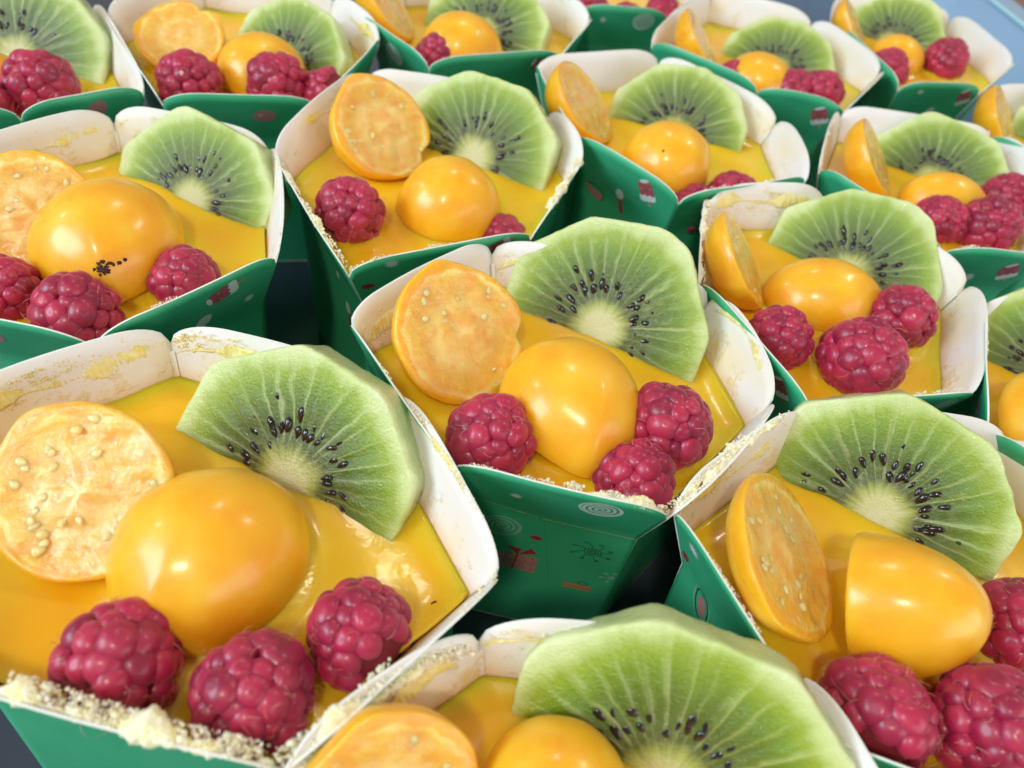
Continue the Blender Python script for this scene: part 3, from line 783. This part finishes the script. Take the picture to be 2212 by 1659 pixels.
def ico(sub):
    import bmesh
    bm = bmesh.new(); bmesh.ops.create_icosphere(bm, subdivisions=sub, radius=1)
    v = np.array([x.co[:] for x in bm.verts]); f = [tuple(q.index for q in x.verts) for x in bm.faces]; bm.free(); return v, f
# ---- dark specks on one dome
def on_dome(k, target, d):
    """point on a dome's skin met by a ray coming in along -d towards target (mm)"""
    from mathutils.bvhtree import BVHTree
    o = DOME_OBJ[k]; M = o.matrix_basis
    t = BVHTree.FromPolygons([(M @ v.co) * 1000 for v in o.data.vertices], [tuple(p.vertices) for p in o.data.polygons])
    d = Vector(d).normalized(); hit, nrm, _i, _d = t.ray_cast(Vector(target) + d * 60, -d)
    return np.array(hit), np.array(nrm if nrm.dot(d) > 0 else -nrm)
def specks():
    vs, fs = [], []; rr = random.Random(4)
    d = np.array([.42, -.72, .50]); d /= np.linalg.norm(d); tx = np.cross([0, 0, 1], d); tx /= np.linalg.norm(tx); ty = np.cross(d, tx)
    c = np.array([-86.7, 120.3, -6.0 + RIM]) + tx * -.5 - ty * 3.2
    for a in range(48):
        u, v = (rr.gauss(-.8, .75), rr.gauss(0, .5)) if a < 32 else (rr.gauss(.3, 1.3), rr.gauss(1.1, .3))
        p, nn = on_dome('CC', c + tx * u + ty * v, d); ax = np.cross(nn, ty); ax /= np.linalg.norm(ax); ay = np.cross(nn, ax)
        s_ = rr.uniform(.14, .46); n0 = len(vs); m = 7
        for i in range(m):
            t = 2 * math.pi * i / m; q = s_ * rr.uniform(.6, 1.2); vs.append(p + ax * q * math.cos(t) + ay * q * math.sin(t) + nn * .02)
        vs.append(p + nn * .12); vs.append(p - nn * .3)
        for i in range(m): fs.append((n0 + i, n0 + (i + 1) % m, n0 + m)); fs.append((n0 + (i + 1) % m, n0 + i, n0 + m + 1))
    link('black_specks', mesh('black_specks', vs, fs, [M_DARK]), label='scatter of tiny black specks on the big orange dome', cat='specks', kind='stuff')
specks()
def scar():
    p, nn = on_dome('CD', (29.0, 194.9, -4.4 + RIM), (-.15, -.75, .62)); v0, f0 = ico(2)
    link('blossom_scar', mesh('blossom_scar', v0 * .38 + (p - nn * .18), f0, [M_DARK]), label='tiny brown dot on the round orange dome above the central kiwi', cat='speck')
    vs = [(-6.0, 56.0, CUST + 1.0), (-5.2, 56.5, CUST + 1.25), (-5.1, 56.3, CUST + 1.1), (-5.9, 55.8, CUST + .9), (-5.6, 56.1, CUST + 1.5)]
    link('dark_fibre', mesh('dark_fibre', vs, [(0, 1, 4), (1, 2, 4), (2, 3, 4), (3, 0, 4), (0, 3, 2, 1)], [M_DARK], smooth=False), label='tiny dark fibre lying on the yellow custard of the largest cup', cat='speck')
scar()

# ------------------------------------------------------------------ raspberries
ICO1, ICO3, ICO0 = ico(1), ico(4), ico(1)
def drupelet(seed):
    v, f = ICO3; v = v.copy(); d = vnoise(v * 1.3, seed) * .07 + vnoise(v * 2.6, seed + 1) * .02
    v = v * (1 + d)[:, None]
    rr = np.random.RandomState(seed)
    # shallow dimple where the dried style sits
    s_ = np.array([rr.uniform(-.3, .3), rr.uniform(-.3, .3), 1.0]); s_ /= np.linalg.norm(s_)
    dd = np.linalg.norm(v - s_, axis=1); v *= (1 - .05 * np.exp(-(dd / .22) ** 2))[:, None]
    v[:, 2] = np.where(v[:, 2] > 0, v[:, 2] * .92, v[:, 2])
    return mesh('drupelet', v, f, [M_DRUPE])
DR = [drupelet(s_) for s_ in (1, 2, 3, 4, 5, 6)]
core_v, core_f = ico(3); CORE = mesh('raspberry_core', core_v, core_f, [M_RCORE])
RASP = {   # cup -> (centre, radius, axis tilt)
'CA':[(-44.2,37.8,-5.4,8.4),(-25.9,37.0,-5.6,8.4),(-14.5,48.1,-5.6,7.7)],
'C0':[(-2.1,87.5,-5.3,8.2),(29.8,97.9,-5.0,8.6),(24.3,85.2,-7.0,7.7)],
'CB':[(-43.6,145.0,-5.1,8.4),(-9.5,154.5,-12.0,7.0)],
'CC':[(-98.5,102.0,-7.2,7.4),(-82.1,98.6,-6.0,8.2),(-69.0,114.8,-7.6,7.4)],
'CI':[(-129.9,172.3,-4.5,9.3),(-139.5,160.3,-6.0,8.0)],
'CJ':[(-99.1,187.7,-4.8,8.8),(-78.0,196.2,-4.8,8.9),(-64.4,198.6,-5.8,7.6)],
'CK':[(-41.0,234.2,-6.8,7.6)],
'CD':[(50.0,188.5,-9.5,8.0),(38.2,183.0,-10.5,6.8)],
'CE':[(54.4,129.4,-5.7,7.6),(71.3,126.7,-4.5,9.4),(83.8,144.5,-5.5,8.1)],
'CF':[(59.4,50.1,-5.2,8.4),(76.2,51.5,-5.0,8.9),(86.8,69.3,-5.8,7.8)],
'CH':[(104.7,191.4,-5.9,7.4),(117.9,191.7,-4.9,8.6),(129.0,209.5,-5.6,7.8)],
'CL':[(82.5,260.5,-5.8,7.8),(73.0,259.0,-6.6,7.2),(55.0,262.0,-7.5,6.8)],
'CM':[(112.5,292.0,-6.5,7.6),(136.8,308.0,-5.2,8.4)],
'CP':[(3.2,304.0,-9.3,7.2),(17.0,300.0,-9.8,7.2),(30.0,309.0,-8,7.4)]}
RNAMES = {
'CA': ['blurred lumpy raspberry nearest the front rim corner', 'round raspberry between two others', 'raspberry with dark hairs beside the orange dome'],
'C0': ['bright pink raspberry against the front rim', 'dark red raspberry with a tiny scar', 'red raspberry half behind the crumbed front rim'],
'CB': ['large two-lobed raspberry', 'raspberry barely peeking over the front rim'],
'CC': ['raspberry cut by the photo edge', 'large raspberry in front of the speckled dome', 'small raspberry peeking above the lolly print'],
'CI': ['large raspberry', 'raspberry half hidden at the corner'],
'CJ': ['raspberry in front of the cut half', 'raspberry in front of the orange dome', 'blurred raspberry behind its two neighbours'],
'CK': ['small raspberry peeking over the rim'], 'CD': ['raspberry top showing above the front rim', 'red bit of raspberry at the rim corner'],
'CE': ['raspberry next to the green side wall', 'largest raspberry, closest to the front', 'raspberry touching the kiwi'],
'CF': ['raspberry showing white shine', 'dark raspberry cut by the photo edge', 'raspberry behind the darker one'],
'CH': ['raspberry touching the dome', 'dark raspberry in front', 'raspberry behind the other two'],
'CL': ['raspberry beside the kiwi', 'low raspberry by the rim', 'raspberry below the cut half'],
'CM': ['raspberry at the dome front', 'dark raspberry beside the kiwi'],
'CP': ['raspberry at the left', 'raspberry in the middle', 'raspberry at the right']}
def hair_mesh(R, seed, n=70):
    rr = random.Random(seed); vs, fs = [], []
    for h in range(n):
        z = rr.uniform(-.3, 1); t = rr.uniform(0, 6.283); s_ = math.sqrt(1 - z * z)
        d = np.array([s_ * math.cos(t), s_ * math.sin(t), z]); a = np.array([rr.gauss(0, 1) for _ in range(3)]); a -= a @ d * d; a /= np.linalg.norm(a)
        L = rr.uniform(.9, 2.8); w_ = rr.uniform(.045, .075); b = np.cross(d, a); bend = rr.uniform(.4, 1.6) * rr.choice((-1, 1))
        p0 = d * R * rr.uniform(.96, 1.06)
        P = []
        for j in range(5):
            f = j / 4; P.append(p0 + d * L * f * (.35 + .25 * (1 - f)) + a * L * .75 * f + b * L * .35 * bend * f * f)
        n0 = len(vs)
        for j, q in enumerate(P):
            ww = w_ * (1 - .6 * j / 4)
            for m in range(3):
                th = 2.094 * m; vs.append(q + (b * math.cos(th) + d * math.sin(th)) * ww)
        for j in range(4):
            for m in range(3):
                k = (m + 1) % 3; fs.append((n0 + j * 3 + m, n0 + j * 3 + k, n0 + j * 3 + 3 + k, n0 + j * 3 + 3 + m))
    return mesh('hairs', vs, fs, [M_HAIR])
HM = [hair_mesh(1.0 * 8.4, s_) for s_ in range(3)]
for k, lst in RASP.items():
    for q, (x, y, z, R) in enumerate(lst):
        rr = random.Random(k + 'r' + str(q))
        M = Matrix.Translation(mm((x, y, z + RIM))) @ Matrix.Rotation(rr.uniform(0, 6.28), 4, 'Z') @ Matrix.Rotation(rr.uniform(-.9, .9), 4, 'X')
        o = link('raspberry', None, M=M, label=(RNAMES[k][q] + ' ' + WHERE[k]), cat='raspberry', group='raspberries on the custard')
        R *= .96; body = R * .80
        link('core', CORE, o, M=Matrix.Scale(body * 1.03, 4))
        n = 60 + rr.choice((-3, 0, 3)); phi = math.pi * (3 - math.sqrt(5)); off = rr.uniform(0, 6)
        pts = []
        for a in range(n):
            zz = 1 - 2 * (a + .5) / n; t = a * phi + off; s_ = math.sqrt(1 - zz * zz)
            pts.append([s_ * math.cos(t) + rr.gauss(0, .05), s_ * math.sin(t) + rr.gauss(0, .05), zz + rr.gauss(0, .04)])
        P = np.array(pts); P /= np.linalg.norm(P, axis=1)[:, None]
        for _ in range(3):        # even the crowding out a little
            D = P[:, None] - P[None]; dist = np.linalg.norm(D, axis=2) + np.eye(n) * 9
            P += (D / dist[..., None] ** 3).sum(1) * .004 * .5; P /= np.linalg.norm(P, axis=1)[:, None]
        size = R * .272
        cup = cups[k]; walls = []
        for i in range(1, 7):
            a_, b_ = cup.pt(i, 0, 30)[:2] + cup.c, cup.pt(i, 1, 30)[:2] + cup.c; e_ = b_ - a_; e_ = e_ / np.hypot(*e_); walls.append((a_, np.array([e_[1], -e_[0]])))
        for d in P:
            d = Vector(d); el = Vector((d.x, d.y, d.z * 1.10))
            g = rr.uniform(.80, 1.22) * size
            m_ = frame((0, 0, 0), d, up=(rr.gauss(0, 1), rr.gauss(0, 1), rr.gauss(0, 1)), s=(g * rr.uniform(.92, 1.1), g * rr.uniform(.95, 1.18), g * .86))
            m_.translation = el * (body * rr.uniform(.94, 1.06)) * MM
            wp = M @ m_.translation / MM; wxy = np.array([wp.x, wp.y]); slack = .13 * (wp.z - 30)
            if max((wxy - a_) @ n_ for a_, n_ in walls) > slack + .3 - g * .75: continue      # squeezed away where the berry meets the card
            link('drupelet', DR[rr.randrange(6)], o, M=m_)
        link('hairs', HM[q % 3], o, M=Matrix.Scale(R / 8.4, 4), kind='stuff')

FRUIT = {k: [(p, R)] for k, (p, R, *_r) in DOMES.items()}
for k, l_ in RASP.items():
    for x, y, z, R in l_: FRUIT.setdefault(k, []).append(((x, y, z), R))
for c_ in cups.values(): build_custard(c_)

# ------------------------------------------------------------------ crumbs
def crumbs(cup, specs):
    rr = random.Random('crumb' + cup.key); V, F_, mi = [], [], []; v0, f0 = ICO1
    f0a = [tuple(x) for x in f0]; cnt = 0
    for (i, u0, u1, z0, z1, n, s0, s1, inn, wet) in specs:
        cl = [(rr.uniform(u0, u1), rr.uniform(z0, z1)) for _ in range(max(2, n // 40))]
        for a in range(int(n * (.7 if wet else .8))):
            cu, cz = rr.choice(cl); u = min(max(cu + rr.gauss(0, .012 + (u1 - u0) * .022), .02), .98); z = cz + rr.gauss(0, .35)
            top = cup.top(i, u)
            zr = top - z0 + z if False else z
            zz = min(top + z if z0 < 10 else z, top + .5)       # z below 10: measured from the rim
            s_ = (s0 + (s1 - s0) * rr.random() ** 2) * (.58 if rr.random() > .10 or wet else 1.15)
            off = -.36 - rr.random() * inn - s_ * .3
            p = cup.pt(i, u, zz, off)
            q = v0 * (s_ * np.array([rr.uniform(.7, 1.2), rr.uniform(.7, 1.2), rr.uniform(.7, 1.1)]))
            q = q * (1 + .28 * np.sin(v0 @ np.array([rr.uniform(3, 7), rr.uniform(3, 7), rr.uniform(3, 7)]) + rr.uniform(0, 6)))[:, None]
            base = cnt * len(v0); V.append(q + p); F_ += [(a_ + base, b_ + base, c_ + base) for a_, b_, c_ in f0a]; mi += [wet] * len(f0a); cnt += 1
    if not V: return
    me = mesh('cake_crumbs', np.concatenate(V), F_, [M_CRUMB, M_WET], mi, smooth=False)
    link('cake_crumbs', me, M=Matrix.Translation(mm((*cup.c, 0))), label='pale yellow cake crumbs stuck along the rim ' + WHERE[cup.key], cat='cake crumbs', kind='stuff')
# panel, u0, u1, z0, z1, count, size range, how far inwards, wet
CR = {
'CA':[(2,.35,.98,-1.8,.1,1300,.18,.55,2.6,0),(3,.02,.45,-2.4,.2,420,.16,.5,2.0,0),(3,.3,.98,-.6,.15,260,.12,.3,.5,0),(6,.02,.95,-3.6,-1.6,900,.12,.34,.15,1),(6,.3,.98,-6.5,-3,420,.10,.28,.1,1),
      (5,.55,.98,-3.2,-.8,380,.12,.32,.15,1),(5,.05,.4,-1.2,-.2,160,.12,.28,.2,1),(4,.05,.9,-.6,.1,220,.10,.24,.4,0),(1,.5,.98,-2.5,-.2,260,.14,.4,.6,0)],
'C0':[(2,.04,.5,-.3,.15,160,.12,.26,.4,0),(2,.52,.78,-.5,.4,260,.16,.42,1.0,0),(2,.78,.99,-.8,.3,200,.14,.36,1.0,0),(3,.02,.55,-1.6,.1,420,.18,.5,1.6,0),(3,.6,.98,-.4,.1,100,.12,.28,.5,0),
      (1,.1,.8,-.4,.1,150,.12,.3,.4,0),(6,.35,.98,-8,-2.5,360,.10,.32,.1,1),(4,.1,.6,-3,-.6,200,.08,.2,.1,1),(5,.75,.98,-5,-1,120,.1,.26,.1,1)],
'CB':[(3,.1,.98,-1.0,.2,560,.18,.5,1.4,0),(2,.02,.6,-.3,.2,200,.12,.3,.5,0),(1,.1,.95,-.9,.1,420,.16,.42,.9,0),(6,.1,.9,-3,-.8,200,.1,.26,.1,1)],
'CC':[(4,.1,.95,-.3,.1,150,.1,.26,.3,0),(6,.02,.9,-5,-2.5,300,.10,.3,.1,1),(3,.1,.6,-.4,.1,90,.1,.24,.4,0),(5,.6,.95,-3,-1.5,80,.1,.25,.1,1)],
'CD':[(3,.1,.9,-.5,.1,120,.1,.26,.5,0),(5,.1,.6,-4,-2,120,.1,.25,.1,1)],
'CE':[(6,.05,.98,-1.2,.15,520,.18,.5,1.0,0),(5,.3,.95,-6.5,-1.5,520,.10,.32,.1,1),(2,.5,.95,-.4,.15,120,.12,.3,.4,0),(3,.2,.8,-1,-.1,90,.1,.2,.2,0)],
'CF':[(6,.1,.97,-.9,.2,420,.16,.46,.6,0),(6,.1,.8,-6,-1.2,260,.12,.4,.15,1),(1,.05,.98,-.4,.1,240,.12,.3,.5,0),(5,.7,.98,-3,-.5,120,.12,.36,.2,1)],
'CG':[(6,.1,.98,-3.4,-.8,900,.16,.44,.9,0),(5,.6,.98,-2.8,-1.0,220,.12,.34,.15,1)],
'CH':[(6,.1,.95,-1.0,.1,220,.14,.36,.5,0),(2,.1,.9,-.3,.1,110,.12,.3,.4,0)],
'CJ':[(4,.05,.5,-3,-.5,90,.1,.3,.2,1),(1,.2,.9,-3,-.5,80,.1,.3,.2,1)],
'CI':[(4,.3,.9,-3,-.5,90,.1,.3,.2,1)],
'CK':[(4,.05,.6,-3,-.5,90,.1,.3,.2,1)],
'CL':[(3,.2,.98,-3.5,-.2,160,.12,.34,.3,1)],
'CM':[(3,.2,.98,-1.5,.1,120,.12,.34,.3,0)],
'CN':[(6,.1,.9,-.4,.1,110,.12,.28,.4,0)],
}
CRUST = {'CA': [(2, .30, .99, -.9, 1.5), (3, .02, .34, -1.0, 1.3)], 'C0': [(3, .03, .62, -.9, .95), (2, .58, .97, -.6, .75)], 'CE': [(6, .05, .97, -.6, .7)],
         'CB': [(3, .15, .97, -.7, .95), (1, .2, .9, -.8, .6)], 'CF': [(6, .15, .95, -.6, .6)], 'CG': [(6, .1, .97, -2.2, .7)]}
SMEAR = {'CA': [(6, .02, .98, -4.2, .16, 2.6), (5, .55, .98, -3.0, .16, 1.8), (5, .02, .5, -1.6, .12, 1.0), (4, .1, .9, -1.4, .10, .9)], 'CE': [(5, .1, .97, -3.4, .14, 2.4)],
         'CG': [(6, .05, .97, -4.4, .16, 2.2), (5, .6, .98, -2.4, .14, 1.2)], 'CF': [(6, .2, .9, -4.5, .14, 1.8)], 'C0': [(6, .3, .97, -7.0, .14, 2.6), (4, .2, .9, -2.2, .10, 1.2), (5, .75, .98, -4, .12, 1.4)],
         'CC': [(6, .05, .95, -4.6, .12, 1.5)], 'CB': [(6, .1, .95, -3.6, .12, 1.6)], 'CJ': [(4, .1, .7, -3.5, .12, 2.0)], 'CL': [(3, .3, .98, -3.5, .12, 2.0)]}
def crust(cup, i, u0, u1, dz, rad, seed, tall=None):
    NL, NA = (260, 18) if tall is None else (300, 26); vs, fs = [], []
    us = np.linspace(u0, u1, NL); A = cup.V[i - 1]; B = cup.V[i % 6]; L = float(np.hypot(*(B - A)))
    for q, u in enumerate(us):
        e = min(1, (u - u0) * L / 3, (u1 - u) * L / 3)
        amp = .55 + .5 * math.sin(u * L * .33 + seed) + .35 * math.sin(u * L * .81 + seed * 2)
        rr_ = rad * max(.12, amp) * max(.05, e); zc = cup.top(i, u) + dz + (0 if tall is None else .9 * math.sin(u * L * .19 + seed * 3))
        hh = rr_ * .95 if tall is None else tall * .62 * max(.10, .55 + .45 * math.sin(u * L * .31 + seed) + .22 * math.sin(u * L * .8 + seed * 5)) * max(.05, e)
        c0 = cup.pt(i, u, zc, -.36 - rr_ * .55); hv = (cup.pt(i, u, zc + .5, 0) - cup.pt(i, u, zc - .5, 0)) if tall is not None else np.array([0, 0, 1.]); inn = cup.pt(i, u, zc, -1.36) - cup.pt(i, u, zc, -.36)
        for a in range(NA):
            t = 2 * math.pi * a / NA
            vs.append(c0 + inn * math.cos(t) * rr_ + hv * math.sin(t) * hh)
    P = np.array(vs); cc = P.reshape(NL, NA, 3).mean(1, keepdims=True); D = (P.reshape(NL, NA, 3) - cc).reshape(-1, 3)
    r_ = np.linalg.norm(D, axis=1, keepdims=True) + 1e-6
    d = vnoise(P * 2.2, seed) * .25 + np.abs(vnoise(P * 5., seed + 1)) * .26 + vnoise(P * 11., seed + 2) * .12
    if tall is not None: P = P + D * (d[:, None] * .35) + np.outer(vnoise(P * 1.6, seed + 8) * .28 + vnoise(P * 4., seed + 9) * .14, [0, 0, 1]) * (np.linalg.norm(D, axis=1) > .15)[:, None] + np.repeat(np.array([inn]), len(P), 0) * (np.abs(vnoise(P * 3.5, seed + 4)) * .22)[:, None] * (np.cos(np.arange(len(P)) % NA * 2 * math.pi / NA) > .2)[:, None]
    else: P = P + D / r_ * (d[:, None] * np.minimum(1, r_ * 1.6))
    for q in range(NL - 1):
        for a in range(NA):
            b = (a + 1) % NA; fs.append((q * NA + a, q * NA + b, (q + 1) * NA + b, (q + 1) * NA + a))
    fs += [tuple(reversed(range(NA))), tuple((NL - 1) * NA + a for a in range(NA))]
    return P, fs
def build_crusts(key):
    V, F_ = [], []; n0 = 0
    for q, (i, u0, u1, dz, rad) in enumerate(CRUST[key]):
        P, f = crust(cups[key], i, u0, u1, dz, rad, q + 3); V.append(P); F_ += [tuple(a + n0 for a in x) for x in f]; n0 += len(P)
    link('sponge_crust', mesh('sponge_crust', np.concatenate(V), F_, [M_CRUMB], smooth=False), M=Matrix.Translation(mm((*cups[key].c, 0))),
         label='crumbly pale cake crust showing behind the rim ' + WHERE[key], cat='cake crust')
for k in CRUST: build_crusts(k)
def build_smears(key):
    V, F_ = [], []; n0 = 0
    for q, (i, u0, u1, dz, rad, tall) in enumerate(SMEAR[key]):
        P, f = crust(cups[key], i, u0, u1, dz, rad, q + 11, tall); V.append(P); F_ += [tuple(a + n0 for a in x) for x in f]; n0 += len(P)
    link('custard_smear', mesh('custard_smear', np.concatenate(V), F_, [M_WET]), M=Matrix.Translation(mm((*cups[key].c, 0))),
         label='thin crumbly yellow smear on the inner wall ' + WHERE[key], cat='smear', kind='stuff')
for k in SMEAR: build_smears(k)
for k, s_ in CR.items(): crumbs(cups[k], s_)
# one crumb stuck on a raspberry and small floating specks on the custard
def bits():
    rr = random.Random(8); vs, fs = [], []; v0, f0 = ICO1
    for (x, y, z, s_) in [(-20.6, 40.6, -3.0, .8), (-21.0, 39.9, -3.9, .7), (-20.5, 39.4, -4.4, .5), (-21.0, 40.6, -3.6, .6)]:
        b = len(vs); q = v0 * s_ * np.array([.8, .6, .9]) * (1 + .3 * np.sin(v0 @ np.array([5, 4, 6])))[:, None]
        vs += (q + np.array([x, y, z + RIM])).tolist(); fs += [tuple(a + b for a in f) for f in f0]
    link('cake_crumb', mesh('cake_crumb', vs, fs, [M_CRUMB], smooth=False), label='single beige crumb caught between two raspberries in the largest cup', cat='crumb')
bits()
